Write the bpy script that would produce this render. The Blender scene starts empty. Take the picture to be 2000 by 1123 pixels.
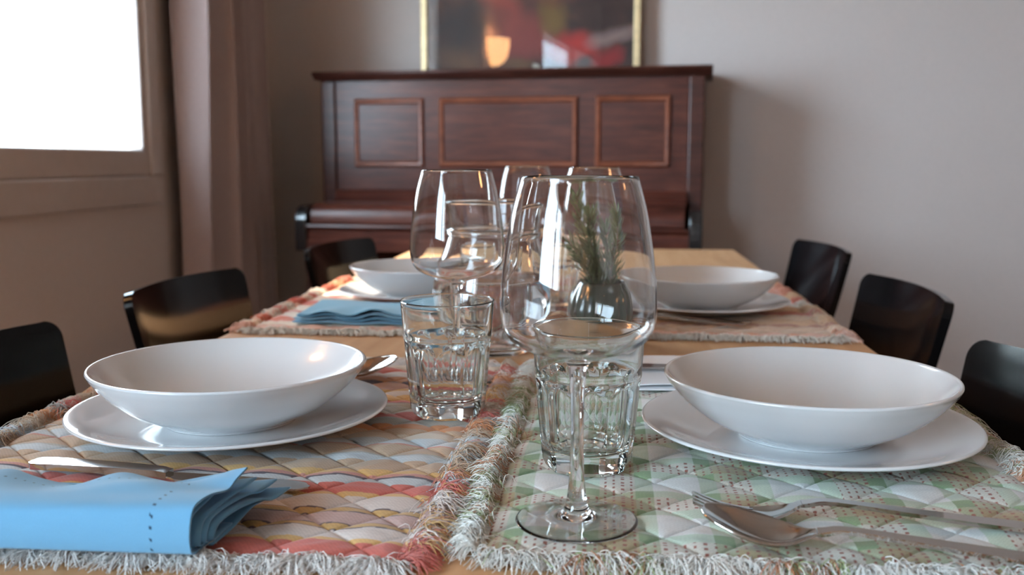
import bpy, math, random
import numpy as np
from mathutils import Vector, Matrix
R = math.radians
scene = bpy.context.scene
TZ = 0.75                       # height of the table top above the floor

# ------------------------------------------------------------------ camera
cam_d = bpy.data.cameras.new('camera'); cam = bpy.data.objects.new('camera', cam_d)
scene.collection.objects.link(cam); scene.camera = cam
cam.location = (0, 0, TZ + 0.2265)
cam.rotation_euler = (R(90 - 7.43), 0, R(5.67))
cam_d.sensor_width = 36; cam_d.lens = 36 * 1905.4 / 2000
cam_d.clip_start = 0.01; cam_d.clip_end = 200
cam_d.dof.use_dof = True; cam_d.dof.focus_distance = 0.72; cam_d.dof.aperture_fstop = 7.6

# ------------------------------------------------------------------ world, sun, portals
w = bpy.data.worlds.new('overcast_sky'); scene.world = w; w.use_nodes = True
bg = w.node_tree.nodes['Background']
bg.inputs['Color'].default_value = (0.63, 0.83, 1.0, 1); bg.inputs['Strength'].default_value = 31.0
sun_d = bpy.data.lights.new('sun', 'SUN'); sun_d.energy = 16; sun_d.angle = R(1.0); sun_d.color = (1, .86, .70)
sun = bpy.data.objects.new('sun', sun_d); scene.collection.objects.link(sun)
sun.rotation_euler = Vector((1.0, -0.46, -1.06)).to_track_quat('-Z', 'Y').to_euler()
def portal(name, loc, rot, sx, sy):
    l = bpy.data.lights.new(name, 'AREA'); l.shape = 'RECTANGLE'; l.size = sx; l.size_y = sy; l.cycles.is_portal = True
    o = bpy.data.objects.new(name, l); scene.collection.objects.link(o); o.location = loc; o.rotation_euler = rot
    return o
WIN = {1: (1.95, 2.985, TZ + .178, 2.20), 2: (-2.5, -0.3, TZ + .178, 2.20)}   # y0,y1,z0,z1 of the openings
LX = -1.45
for k, (a, b, c, d) in WIN.items():
    portal('window_portal', (LX - .27, (a + b) / 2, (c + d) / 2), (0, R(-90), 0), d - c, b - a)
scene.view_settings.view_transform = 'Standard'; scene.view_settings.look = 'None'
scene.view_settings.gamma = 1; scene.view_settings.exposure = 0.0; scene.view_settings.use_curve_mapping = False
cy = scene.cycles
cy.max_bounces = 20; cy.transmission_bounces = 18; cy.glossy_bounces = 6; cy.diffuse_bounces = 5
cy.transparent_max_bounces = 24; cy.caustics_reflective = True; cy.caustics_refractive = True
cy.blur_glossy = 0.4; cy.sample_clamp_indirect = 12; cy.use_denoising = True

# ------------------------------------------------------------------ material helpers
def nodes(name):
    m = bpy.data.materials.new(name); m.use_nodes = True
    return m, m.node_tree, m.node_tree.nodes['Principled BSDF']
def N(nt, t, **kw):
    n = nt.nodes.new(t)
    for k, v in kw.items():
        if k in n.inputs: n.inputs[k].default_value = v
        else: setattr(n, k, v)
    return n
def tex(nt, scale, detail=4, stretch=(1, 1, 1), rough=.5, dist=0.0):
    co = N(nt, 'ShaderNodeTexCoord'); mp = N(nt, 'ShaderNodeMapping'); mp.inputs['Scale'].default_value = stretch
    nt.links.new(co.outputs['Object'], mp.inputs['Vector'])
    n = N(nt, 'ShaderNodeTexNoise'); n.inputs['Scale'].default_value = scale; n.inputs['Detail'].default_value = detail
    n.inputs['Roughness'].default_value = rough; n.inputs['Distortion'].default_value = dist
    nt.links.new(mp.outputs[0], n.inputs['Vector']); return n
def ramp(nt, fac, stops):
    r = N(nt, 'ShaderNodeValToRGB'); e = r.color_ramp.elements
    while len(e) < len(stops): e.new(.5)
    for i, (p, c) in enumerate(stops): e[i].position = p; e[i].color = (*c, 1)
    nt.links.new(fac, r.inputs[0]); return r
def bump(nt, h, bsdf, strength=.3, dist=.001):
    b = N(nt, 'ShaderNodeBump'); b.inputs['Strength'].default_value = strength; b.inputs['Distance'].default_value = dist
    nt.links.new(h, b.inputs['Height']); nt.links.new(b.outputs[0], bsdf.inputs['Normal'])
def mat(name, col, rough=.5, metal=0, noise=None, bmp=0, spec=.5, coat=0, coat_rough=.05, var=.08, stretch=(1, 1, 1), bdist=.001, sheen=0):
    m, nt, b = nodes(name)
    b.inputs['Base Color'].default_value = (*col, 1); b.inputs['Roughness'].default_value = rough
    b.inputs['Metallic'].default_value = metal; b.inputs['Specular IOR Level'].default_value = spec
    b.inputs['Coat Weight'].default_value = coat; b.inputs['Coat Roughness'].default_value = coat_rough
    b.inputs['Sheen Weight'].default_value = sheen
    if noise:
        n = tex(nt, noise, 4, stretch)
        lo = tuple(c * (1 - var) for c in col); hi = tuple(min(1, c * (1 + var)) for c in col)
        r = ramp(nt, n.outputs[0], [(.3, lo), (.7, hi)]); nt.links.new(r.outputs[0], b.inputs['Base Color'])
        if bmp: bump(nt, n.outputs[0], b, bmp, bdist)
    return m
M = {}
M['wall'] = mat('wall_paint', (.59, .525, .495), .75, noise=90, bmp=.12, var=.02, spec=.25)
M['wall_dark'] = mat('clay_brown_wall_paint', (.27, .21, .18), .8, noise=90, bmp=.12, var=.03, spec=.25)
M['ceiling'] = mat('ceiling_paint', (.36, .31, .27), .9, noise=60, bmp=.05, var=.02)
M['frame'] = mat('window_lacquer', (.52, .46, .43), .45, noise=30, var=.03)
M['white_trim'] = mat('trim_lacquer', (.6, .56, .52), .4, noise=30, var=.03)
M['ceramic'] = mat('white_glazed_ceramic', (.71, .72, .73), .22, noise=9, var=.012, spec=.5, coat=.9, coat_rough=.035)
M['steel'] = mat('polished_cutlery_steel', (.58, .56, .54), .07, 1, noise=60, var=.04, stretch=(1, 12, 1))
M['chrome'] = mat('chrome_tube', (.8, .8, .8), .08, 1, noise=20, var=.02)
M['black'] = mat('black_gloss_shell', (.004, .004, .0045), .12, noise=12, var=.1, spec=.2, coat=.0, coat_rough=.05)
M['black_lac'] = mat('black_lacquer', (.012, .010, .010), .2, noise=12, var=.1, coat=.5)
M['gold'] = mat('gilded_frame', (.78, .60, .34), .42, .35, noise=40, var=.12, bmp=.1)
M['brass'] = mat('brass', (.7, .5, .22), .25, 1, noise=30, var=.05)
M['facade'] = mat('pale_render_facade', (.75, .72, .66), .9, noise=3, var=.05)
M['asphalt'] = mat('pale_paving', (.55, .54, .52), .9, noise=2, var=.08)
M['dark_glass'] = mat('dark_window_glass', (.35, .38, .42), .1, noise=2, var=.1)
M['green_pot'] = mat('dark_green_glaze', (.030, .062, .047), .16, noise=14, var=.3, coat=.8, coat_rough=.04)
M['soil'] = mat('brown_soil', (.06, .04, .03), .95, noise=60, bmp=.6, var=.5)

def wood(name, c0, c1, c2, scale, stretch, rough, coat, bmp=.05):
    m, nt, b = nodes(name)
    n = tex(nt, scale, 6, stretch, .6, .6)
    r = ramp(nt, n.outputs[0], [(.28, c0), (.5, c1), (.72, c2)]); nt.links.new(r.outputs[0], b.inputs['Base Color'])
    b.inputs['Roughness'].default_value = rough; b.inputs['Coat Weight'].default_value = coat; b.inputs['Coat Roughness'].default_value = .18; b.inputs['Specular IOR Level'].default_value = .3
    bump(nt, n.outputs[0], b, bmp, .0005); return m
M['mahogany'] = wood('mahogany_veneer', (.040, .011, .007), (.080, .021, .013), (.13, .038, .022), 5, (1.0, 1.0, 9), .34, .04)
M['mahogany_dark'] = wood('dark_mahogany', (.035, .012, .009), (.06, .019, .013), (.09, .03, .02), 5, (1.0, 1.0, 9), .32, .12)
M['mahogany_trim'] = wood('mahogany_moulding', (.13, .036, .018), (.20, .058, .028), (.27, .085, .042), 7, (1.5, 1.5, 4), .36, .08)
M['table_wood'] = wood('beech_table_top', (.47, .25, .115), (.54, .30, .145), (.60, .35, .18), 4, (9, 1.0, 4), .55, .04)
M['floor'] = wood('oak_floor', (.13, .07, .04), (.18, .10, .06), (.23, .13, .08), 4, (8, .8, 1), .45, .2)

def glass_mat(name, col=(1, 1, 1), ior=1.5, rough=0.0):
    m, nt, b = nodes(name); nt.nodes.remove(b)
    g = N(nt, 'ShaderNodeBsdfGlass'); g.inputs['Roughness'].default_value = rough; g.inputs['IOR'].default_value = ior
    n = tex(nt, 6, 2); r = ramp(nt, n.outputs[0], [(0, tuple(c * .995 for c in col)), (1, col)])
    nt.links.new(r.outputs[0], g.inputs['Color'])
    nt.links.new(g.outputs[0], nt.nodes['Material Output'].inputs['Surface']); return m
M['crystal'] = glass_mat('clear_crystal', (1, 1, 1), 1.5)
M['tumbler_glass'] = glass_mat('pressed_glass', (.985, 1, .995), 1.52)
M['water'] = glass_mat('water', (1, 1, 1), 1.33)
def pane_mat(name, f0=.045, tint=(1, 1, 1)):
    m, nt, b = nodes(name); nt.nodes.remove(b)
    ge = N(nt, 'ShaderNodeNewGeometry'); d = N(nt, 'ShaderNodeVectorMath', operation='DOT_PRODUCT')
    nt.links.new(ge.outputs['Normal'], d.inputs[0]); nt.links.new(ge.outputs['Incoming'], d.inputs[1])
    a = N(nt, 'ShaderNodeMath', operation='ABSOLUTE'); nt.links.new(d.outputs['Value'], a.inputs[0])
    s = N(nt, 'ShaderNodeMath', operation='SUBTRACT'); s.inputs[0].default_value = 1; nt.links.new(a.outputs[0], s.inputs[1])
    p = N(nt, 'ShaderNodeMath', operation='POWER'); nt.links.new(s.outputs[0], p.inputs[0]); p.inputs[1].default_value = 5
    k = N(nt, 'ShaderNodeMath', operation='MULTIPLY_ADD'); nt.links.new(p.outputs[0], k.inputs[0]); k.inputs[1].default_value = 1 - f0; k.inputs[2].default_value = f0
    t = N(nt, 'ShaderNodeBsdfTransparent'); n = tex(nt, 3, 2)
    r = ramp(nt, n.outputs[0], [(0, tuple(c * .99 for c in tint)), (1, tint)]); nt.links.new(r.outputs[0], t.inputs['Color'])
    g = N(nt, 'ShaderNodeBsdfGlossy'); g.inputs['Roughness'].default_value = .01
    mx = N(nt, 'ShaderNodeMixShader'); nt.links.new(k.outputs[0], mx.inputs[0]); nt.links.new(t.outputs[0], mx.inputs[1]); nt.links.new(g.outputs[0], mx.inputs[2])
    nt.links.new(mx.outputs[0], nt.nodes['Material Output'].inputs['Surface']); return m
M['pane'] = pane_mat('window_pane_glass'); M['pic_pane'] = pane_mat('picture_glass', .025)

def cloth_mat(name, rough=.9, nscale=900, strength=.35, dist=.0004, var=.10, sheen=.2, trans=0):
    """woven cloth; colour comes from the painted weave attribute 'Col'"""
    m, nt, b = nodes(name)
    at = N(nt, 'ShaderNodeAttribute'); at.attribute_name = 'Col'
    n = tex(nt, nscale, 2, (1, 1, 1), .6)
    n2 = tex(nt, 60, 3)
    ad = N(nt, 'ShaderNodeMath', operation='MULTIPLY_ADD'); nt.links.new(n.outputs[0], ad.inputs[0]); ad.inputs[1].default_value = var * 2; ad.inputs[2].default_value = 1 - var
    mul = N(nt, 'ShaderNodeVectorMath', operation='SCALE'); nt.links.new(at.outputs['Color'], mul.inputs[0]); nt.links.new(ad.outputs[0], mul.inputs['Scale'])
    nt.links.new(mul.outputs[0], b.inputs['Base Color'])
    b.inputs['Roughness'].default_value = rough; b.inputs['Specular IOR Level'].default_value = .15; b.inputs['Sheen Weight'].default_value = sheen
    s = N(nt, 'ShaderNodeMath', operation='ADD'); nt.links.new(n.outputs[0], s.inputs[0]); nt.links.new(n2.outputs[0], s.inputs[1])
    bump(nt, s.outputs[0], b, strength, dist); return m
M['mat_cloth'] = cloth_mat('woven_placemat_cotton')
M['fringe'] = cloth_mat('cotton_thread', nscale=2500, strength=.1, var=.06, sheen=.3)
M['napkin'] = cloth_mat('linen_napkin', nscale=1600, strength=.25, dist=.0003, var=.07, sheen=.25)

def curtain_mat():
    m, nt, b = nodes('satin_curtain')
    n = tex(nt, 500, 2, (1, 1, .3)); r = ramp(nt, n.outputs[0], [(.3, (.37, .29, .28)), (.7, (.43, .34, .33))])
    nt.links.new(r.outputs[0], b.inputs['Base Color']); b.inputs['Roughness'].default_value = .45; b.inputs['Sheen Weight'].default_value = .4
    bump(nt, n.outputs[0], b, .15, .0004); return m
M['curtain'] = curtain_mat()
def lamp_mat(name, col, s):
    m, nt, b = nodes(name)
    n = tex(nt, 12, 3); r = ramp(nt, n.outputs[0], [(.2, tuple(c * .9 for c in col)), (.8, col)])
    nt.links.new(r.outputs[0], b.inputs['Emission Color']); b.inputs['Emission Strength'].default_value = s
    b.inputs['Base Color'].default_value = (.8, .6, .4, 1); b.inputs['Roughness'].default_value = .3; return m
M['sconce_glass'] = lamp_mat('lit_amber_glass', (1, .50, .20), 30)

def painting_mat():
    m, nt, b = nodes('abstract_oil_canvas')
    co = N(nt, 'ShaderNodeTexCoord'); nz = tex(nt, 6, 4)
    # wobble the coordinates so that the brushed patches have soft irregular rims
    sc = N(nt, 'ShaderNodeVectorMath', operation='SCALE'); nt.links.new(nz.outputs['Color'], sc.inputs[0]); sc.inputs['Scale'].default_value = .12
    wob = N(nt, 'ShaderNodeVectorMath', operation='ADD'); nt.links.new(co.outputs['Object'], wob.inputs[0]); nt.links.new(sc.outputs[0], wob.inputs[1])
    sep = N(nt, 'ShaderNodeSeparateXYZ'); nt.links.new(wob.outputs[0], sep.inputs[0])
    base = tex(nt, 9, 5, (1, 1, 1), .6, .5)
    cur = ramp(nt, base.outputs[0], [(.3, (.012, .008, .008)), (.55, (.05, .018, .012)), (.75, (.11, .045, .022))]).outputs[0]
    def patch(cur, cx, cz, rx, rz, col, soft=.6, ang=0, amt=1):
        def lin(src, c, r_):
            a = N(nt, 'ShaderNodeMath', operation='SUBTRACT'); nt.links.new(src, a.inputs[0]); a.inputs[1].default_value = c
            return a.outputs[0]
        x = lin(sep.outputs['X'], cx + .06, rx); z = lin(sep.outputs['Z'], cz + .06, rz)
        ca, sa = math.cos(ang), math.sin(ang)
        def comb(p, q, r_):
            a = N(nt, 'ShaderNodeMath', operation='MULTIPLY'); nt.links.new(x, a.inputs[0]); a.inputs[1].default_value = p / r_
            c = N(nt, 'ShaderNodeMath', operation='MULTIPLY_ADD'); nt.links.new(z, c.inputs[0]); c.inputs[1].default_value = q / r_; nt.links.new(a.outputs[0], c.inputs[2])
            s = N(nt, 'ShaderNodeMath', operation='POWER'); ab = N(nt, 'ShaderNodeMath', operation='ABSOLUTE'); nt.links.new(c.outputs[0], ab.inputs[0]); nt.links.new(ab.outputs[0], s.inputs[0]); s.inputs[1].default_value = 2
            return s.outputs[0]
        d = N(nt, 'ShaderNodeMath', operation='ADD'); nt.links.new(comb(ca, sa, rx), d.inputs[0]); nt.links.new(comb(-sa, ca, rz), d.inputs[1])
        mr = N(nt, 'ShaderNodeMapRange'); nt.links.new(d.outputs[0], mr.inputs['Value'])
        mr.inputs['From Min'].default_value = 1 - soft; mr.inputs['From Max'].default_value = 1 + soft
        mr.inputs['To Min'].default_value = amt; mr.inputs['To Max'].default_value = 0
        mx = N(nt, 'ShaderNodeMix', data_type='RGBA'); nt.links.new(mr.outputs[0], mx.inputs['Factor']); nt.links.new(cur, mx.inputs[6]); mx.inputs[7].default_value = (*col, 1)
        return mx.outputs[2]
    P = [(.16, .07, .09, .06, (.12, .055, .02), .8, 0, .6), (.30, .30, .07, .18, (.34, .05, .03), .9, .25, .85),
         (.40, .16, .12, .08, (.22, .035, .025), .9, -.3, .8), (.53, .22, .06, .07, (.16, .085, .015), .8, 0, .9),
         (.62, .10, .08, .07, (.42, .02, .015), .8, .3, .95), (.50, .10, .13, .05, (.20, .03, .025), .9, -.2, .7),
         (.76, .14, .10, .035, (.30, .20, .18), .8, .2, .7), (.73, .26, .10, .10, (.035, .014, .010), .8, 0, .9),
         (.74, .06, .06, .03, (.28, .012, .012), .8, .2, .8), (.65, .045, .04, .03, (.012, .012, .014), .8, .6, .9),
         (.74, .012, .10, .010, (.34, .30, .28), .5, .04, .9), (.475, .018, .03, .014, (.42, .40, .34), .5, -.6, 1),
         (.40, .045, .05, .022, (.14, .07, .025), .9, 0, .7), (.20, .20, .12, .10, (.020, .013, .012), .9, 0, .7),
         (.55, .42, .25, .12, (.20, .04, .02), .9, .2, .7), (.2, .5, .2, .1, (.10, .07, .03), .9, 0, .7)]
    for p in P: cur = patch(cur, *p)
    nt.links.new(cur, b.inputs['Base Color']); b.inputs['Roughness'].default_value = .6
    bump(nt, base.outputs[0], b, .3, .002); return m
M['painting'] = painting_mat()

# ------------------------------------------------------------------ mesh helpers
COL = scene.collection
def link(name, me, m=None, parent=None, loc=None, rot=None, kind=None, label=None):
    o = bpy.data.objects.new(name, me); COL.objects.link(o)
    if m is not None: me.materials.append(M[m] if isinstance(m, str) else m)
    if parent: o.parent = parent
    if loc is not None: o.location = loc
    if rot is not None: o.rotation_euler = rot
    if kind: o['kind'] = kind
    if label: o['label'] = label
    return o
def thing(name, label, cat, loc=(0, 0, 0), rotz=0, group=None):
    o = bpy.data.objects.new(name, None); COL.objects.link(o); o.empty_display_size = .05
    o.location = loc; o.rotation_euler = (0, 0, rotz); o['label'] = label; o['category'] = cat
    if group: o['group'] = group
    return o
def tag(o, label, cat, group=None):
    o['label'] = label; o['category'] = cat
    if group: o['group'] = group
    return o
def dup(root, label, loc=None, rotz=None):
    r = root.copy(); COL.objects.link(r); r['label'] = label
    if loc is not None: r.location = loc
    if rotz is not None: r.rotation_euler = (0, 0, rotz)
    for ch in list(root.children):
        c = ch.copy(); COL.objects.link(c); c.parent = r
        for g in list(ch.children):
            d = g.copy(); COL.objects.link(d); d.parent = c
    return r
class MB:
    """collects geometry for ONE mesh"""
    def __init__(s): s.v = []; s.f = []; s.c = []; s.n = 0
    def add(s, V, F, C=None):
        V = np.asarray(V, float).reshape(-1, 3); s.v.append(V)
        for f in F: s.f.append(tuple(int(i) + s.n for i in f))
        if C is not None: s.c.append(np.broadcast_to(np.asarray(C, float), (len(V), 3)))
        s.n += len(V); return s
    def box(s, x0, x1, y0, y1, z0, z1, C=None):
        V = [(x0, y0, z0), (x1, y0, z0), (x1, y1, z0), (x0, y1, z0), (x0, y0, z1), (x1, y0, z1), (x1, y1, z1), (x0, y1, z1)]
        return s.add(V, [(0, 3, 2, 1), (4, 5, 6, 7), (0, 1, 5, 4), (1, 2, 6, 5), (2, 3, 7, 6), (3, 0, 4, 7)], C)
    def tube(s, pts, r, k=8, C=None):
        pts = [Vector(p) for p in pts]; rs = r if hasattr(r, '__len__') else [r] * len(pts)
        rings = []; up = Vector((0, 0, 1))
        for i, p in enumerate(pts):
            t = (pts[min(i + 1, len(pts) - 1)] - pts[max(i - 1, 0)]).normalized()
            a = t.cross(up)
            if a.length < .05: a = t.cross(Vector((1, 0, 0)))
            a.normalize(); b_ = t.cross(a)
            rings.append([p + (a * math.cos(2 * math.pi * j / k) + b_ * math.sin(2 * math.pi * j / k)) * rs[i] for j in range(k)])
        V = [v for rg in rings for v in rg]; F = []
        for i in range(len(pts) - 1):
            for j in range(k): F.append((i * k + j, i * k + (j + 1) % k, (i + 1) * k + (j + 1) % k, (i + 1) * k + j))
        F.append(tuple(range(k))[::-1]); F.append(tuple(range((len(pts) - 1) * k, len(pts) * k)))
        return s.add(V, F, C)
    def lathe(s, prof, seg=64, rfun=None, C=None):
        """prof: list of (r,z); r==0 at the ends makes poles"""
        V = []; rows = []
        for i, (r, z) in enumerate(prof):
            if r <= 1e-7: rows.append([len(V)]); V.append((0, 0, z))
            else:
                rows.append(list(range(len(V), len(V) + seg)))
                for j in range(seg):
                    a = 2 * math.pi * j / seg; rr = rfun(i, r, z, a) if rfun else r
                    V.append((rr * math.cos(a), rr * math.sin(a), z))
        F = []
        for A, B in zip(rows[:-1], rows[1:]):
            for j in range(seg):
                k2 = (j + 1) % seg
                if len(A) == 1 and len(B) == 1: continue
                if len(A) == 1: F.append((A[0], B[k2], B[j]))
                elif len(B) == 1: F.append((A[j], A[k2], B[0]))
                else: F.append((A[j], A[k2], B[k2], B[j]))
        return s.add(V, F, C)
    def shell(s, P, th, C=None):
        """P (nv,nu,3) sheet thickened by th on both sides of its surface"""
        P = np.asarray(P, float); nv, nu = P.shape[:2]
        du = np.gradient(P, axis=1); dv = np.gradient(P, axis=0); n = np.cross(du, dv); n /= np.linalg.norm(n, axis=2, keepdims=True) + 1e-12
        th = np.asarray(th, float) if hasattr(th, '__len__') else np.full((nv, nu), th)
        A = P + n * th[..., None] / 2; B = P - n * th[..., None] / 2
        V = np.concatenate([A.reshape(-1, 3), B.reshape(-1, 3)]); o = nv * nu; F = []
        idx = np.arange(nv * nu).reshape(nv, nu)
        a, b_, c, d = idx[:-1, :-1].ravel(), idx[:-1, 1:].ravel(), idx[1:, 1:].ravel(), idx[1:, :-1].ravel()
        F += list(zip(a, b_, c, d)); F += list(zip(d + o, c + o, b_ + o, a + o))
        ring = list(idx[0, :]) + list(idx[1:, -1]) + list(idx[-1, -2::-1]) + list(idx[-2:0:-1, 0])
        for p, q in zip(ring, ring[1:] + ring[:1]): F.append((q, p, p + o, q + o))
        if C is not None:
            C = np.asarray(C, float)
            C = np.concatenate([C.reshape(-1, 3)] * 2) if C.ndim == 3 else C
        return s.add(V, F, C)
    def move(s, d=(0, 0, 0), rz=0, ry=0, rx=0):
        m = (Matrix.Translation(d) @ Matrix.Rotation(rz, 4, 'Z') @ Matrix.Rotation(ry, 4, 'Y') @ Matrix.Rotation(rx, 4, 'X'))
        m = np.array(m); s.v = [v @ m[:3, :3].T + m[:3, 3] for v in s.v]; return s
    def scale(s, k): s.v = [v * k for v in s.v]; return s
    def mesh(s, name, smooth=True, angle=None):
        me = bpy.data.meshes.new(name); V = np.concatenate(s.v)
        me.from_pydata(V.tolist(), [], s.f)
        if s.c:
            C = np.concatenate(s.c); at = me.color_attributes.new('Col', 'FLOAT_COLOR', 'POINT')
            at.data.foreach_set('color', np.concatenate([C, np.ones((len(C), 1))], 1).astype(np.float32).ravel())
        me.update()
        if smooth:
            me.polygons.foreach_set('use_smooth', np.ones(len(me.polygons), bool))
            if angle: me.set_sharp_from_angle(angle=R(angle))
        return me
def bevel(o, wdt=.004, seg=3):
    b = o.modifiers.new('bevel', 'BEVEL'); b.width = wdt; b.segments = seg; b.limit_method = 'ANGLE'; b.angle_limit = R(40)
    b.harden_normals = False
    return o
def boxobj(name, x0, x1, y0, y1, z0, z1, m, parent=None, bw=0, kind=None, label=None):
    o = link(name, MB().box(x0, x1, y0, y1, z0, z1).mesh(name, smooth=bool(bw), angle=35), m, parent, kind=kind, label=label)
    if bw: bevel(o, bw)
    return o
def smoothprof(pts, n=6):
    """Catmull-Rom through (r,z) points"""
    out = []; P = [np.array(p, float) for p in pts]
    for i in range(len(P) - 1):
        p0 = P[max(i - 1, 0)]; p1 = P[i]; p2 = P[i + 1]; p3 = P[min(i + 2, len(P) - 1)]
        for k in range(n):
            t = k / n
            q = .5 * ((2 * p1) + (-p0 + p2) * t + (2 * p0 - 5 * p1 + 4 * p2 - p3) * t * t + (-p0 + 3 * p1 - 3 * p2 + p3) * t ** 3)
            out.append((max(q[0], 0), q[1]))
    out.append(tuple(P[-1])); return out

# ------------------------------------------------------------------ room
TH = R(-5.8)                                 # the far wall and the piano stand a little askew to the table
RX, FY, CZ = 2.05, -2.7, 2.72
def struct(name, mb, m, smooth=False): return link(name, mb.mesh(name, smooth), m, kind='structure')
struct('floor', MB().box(LX - .3, RX + .3, FY - .3, 4.7, -.1, 0), 'floor')
struct('ceiling', MB().box(LX - .3, RX + .3, FY - .3, 4.7, CZ, CZ + .12), 'ceiling')
wl = MB(); T = .26
ys = [FY - .3, WIN[2][0], WIN[2][1], WIN[1][0], WIN[1][1], 4.7]
for i, (a, b) in enumerate(zip(ys[:-1], ys[1:])):
    if i in (1, 3):
        k = 2 if i == 1 else 1
        wl.box(LX - T, LX, a, b, 0, WIN[k][2]); wl.box(LX - T, LX, a, b, WIN[k][3], CZ)
    else: wl.box(LX - T, LX, a, b, 0, CZ)
struct('wall_left', wl, 'wall')
struct('wall_right', MB().box(RX, RX + .2, FY - .3, 4.7, 0, CZ), 'wall_dark')
struct('wall_front', MB().box(LX, RX, FY - .2, FY, 0, CZ), 'wall_dark')
PX, PY = -1.0963, 3.6884                      # front left corner of the piano body
e_ = np.array([math.cos(TH), math.sin(TH)]); n_ = np.array([math.sin(TH), -math.cos(TH)])   # along the piano / towards the viewer
def pf(u, v, z): p = np.array([PX, PY]) + e_ * u + n_ * v; return (p[0], p[1], z)
WB = -.345                                    # wall plane behind the piano
V = [pf(-.8, WB, 0), pf(3.6, WB, 0), pf(3.6, WB - .2, 0), pf(-.8, WB - .2, 0)]
V += [(x, y, CZ) for x, y, z in V]
struct('wall_back', MB().add(V, [(0, 3, 2, 1), (4, 5, 6, 7), (0, 1, 5, 4), (1, 2, 6, 5), (2, 3, 7, 6), (3, 0, 4, 7)]), 'wall')
bb = MB(); Vb = [pf(-.45, WB + .015, 0), pf(3.3, WB + .015, 0), pf(3.3, WB, 0), pf(-.45, WB, 0)]; Vb += [(x, y, .08) for x, y, z in Vb]
struct('baseboard_back', bb.add(Vb, [(0, 3, 2, 1), (4, 5, 6, 7), (0, 1, 5, 4), (1, 2, 6, 5), (2, 3, 7, 6), (3, 0, 4, 7)]), 'white_trim')
struct('baseboard_left', MB().box(LX, LX + .015, FY, 3.95, 0, .08), 'white_trim')
struct('baseboard_right', MB().box(RX - .015, RX, FY, 3.65, 0, .08), 'white_trim')

def rect_frame(mb, y0, y1, z0, z1, wy, wz, x0, x1):
    mb.box(x0, x1, y0, y1, z0, z0 + wz); mb.box(x0, x1, y0, y1, z1 - wz, z1)
    mb.box(x0, x1, y0, y0 + wy, z0 + wz, z1 - wz); mb.box(x0, x1, y1 - wy, y1, z0 + wz, z1 - wz)
for k, (a, b, c, d) in WIN.items():
    wroot = bpy.data.objects.new('window_%d' % k, None); COL.objects.link(wroot); wroot['kind'] = 'structure'
    f = MB(); rect_frame(f, a - .045, b + .045, c - .09, d + .05, .07, .09, LX - .02, LX + .022)
    o = link('window_casing', f.mesh('window_casing', True, 35), 'frame', wroot); bevel(o, .006)
    n = 1 if k == 1 else 2
    wy = (b - a) / n
    for i in range(n):
        s = MB(); rect_frame(s, a + wy * i, a + wy * (i + 1), c, d, .06, .082, LX - .035, LX + .012)
        o = link('window_sash', s.mesh('window_sash', True, 35), 'frame', wroot); bevel(o, .008)
        link('window_pane', MB().box(LX - .022, LX - .016, a + wy * i + .05, a + wy * (i + 1) - .05, c + .07, d - .07).mesh('window_pane', False), 'pane', wroot)
        h = MB().box(LX + .012, LX + .02, a + wy * i + .015, a + wy * i + .045, 1.40, 1.53).tube([(LX + .02, a + wy * i + .03, 1.5), (LX + .05, a + wy * i + .03, 1.5), (LX + .055, a + wy * i + .03, 1.39)], .008)
        link('window_handle', h.mesh('window_handle', True, 35), 'chrome', wroot)

# curtain: gathered satin panel between the window and the corner
rng = np.random.default_rng(4)
nu, nv = 260, 60
y = np.linspace(3.075, 3.74, nu); z = np.linspace(.03, 2.45, nv)
Y, Z = np.meshgrid(y, z)
t = (Y - 3.075) / .665
amp = .056 * (1 - .25 * (Z / 2.45)) * (1 + .25 * np.sin(5 * t + 1))
ph = 2 * np.pi * (4.9 * t + .12 * np.sin(2.2 * Z + 5 * t)) + .25 * np.sin(1.3 * Z) - 1.9
amp = amp * (.6 + .4 * np.clip((t - .04) / .22, 0, 1))
X = LX + .088 + .02 * np.clip(t / .3, 0, 1) + amp * np.sin(ph) + .012 * np.sin(2.3 * ph + Z * 1.1) * (2.45 - Z) / 2.45
Yc = Y + .018 * np.cos(ph) + .02 * (2.45 - Z) / 2.45 * np.sin(3 * t + .5)
cr = thing('curtain', 'mauve satin floor-length curtain gathered between window and room corner', 'curtain', (LX, 3.47, 0))
cm = MB().shell(np.stack([X - LX, Yc - 3.47, Z], -1), .0022).mesh('curtain_panel')
link('curtain_panel', cm, 'curtain', cr)
rod = MB().tube([(.085, -1.62, 2.47), (.085, .48, 2.47)], .012, 12)
link('curtain_rod', rod.mesh('curtain_rod', True, 35), 'brass', cr)
for yy in (-1.5, .42): link('rod_bracket', MB().box(-.0, .09, yy - .008, yy + .008, 2.455, 2.485).mesh('rod_bracket'), 'brass', cr)

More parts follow.
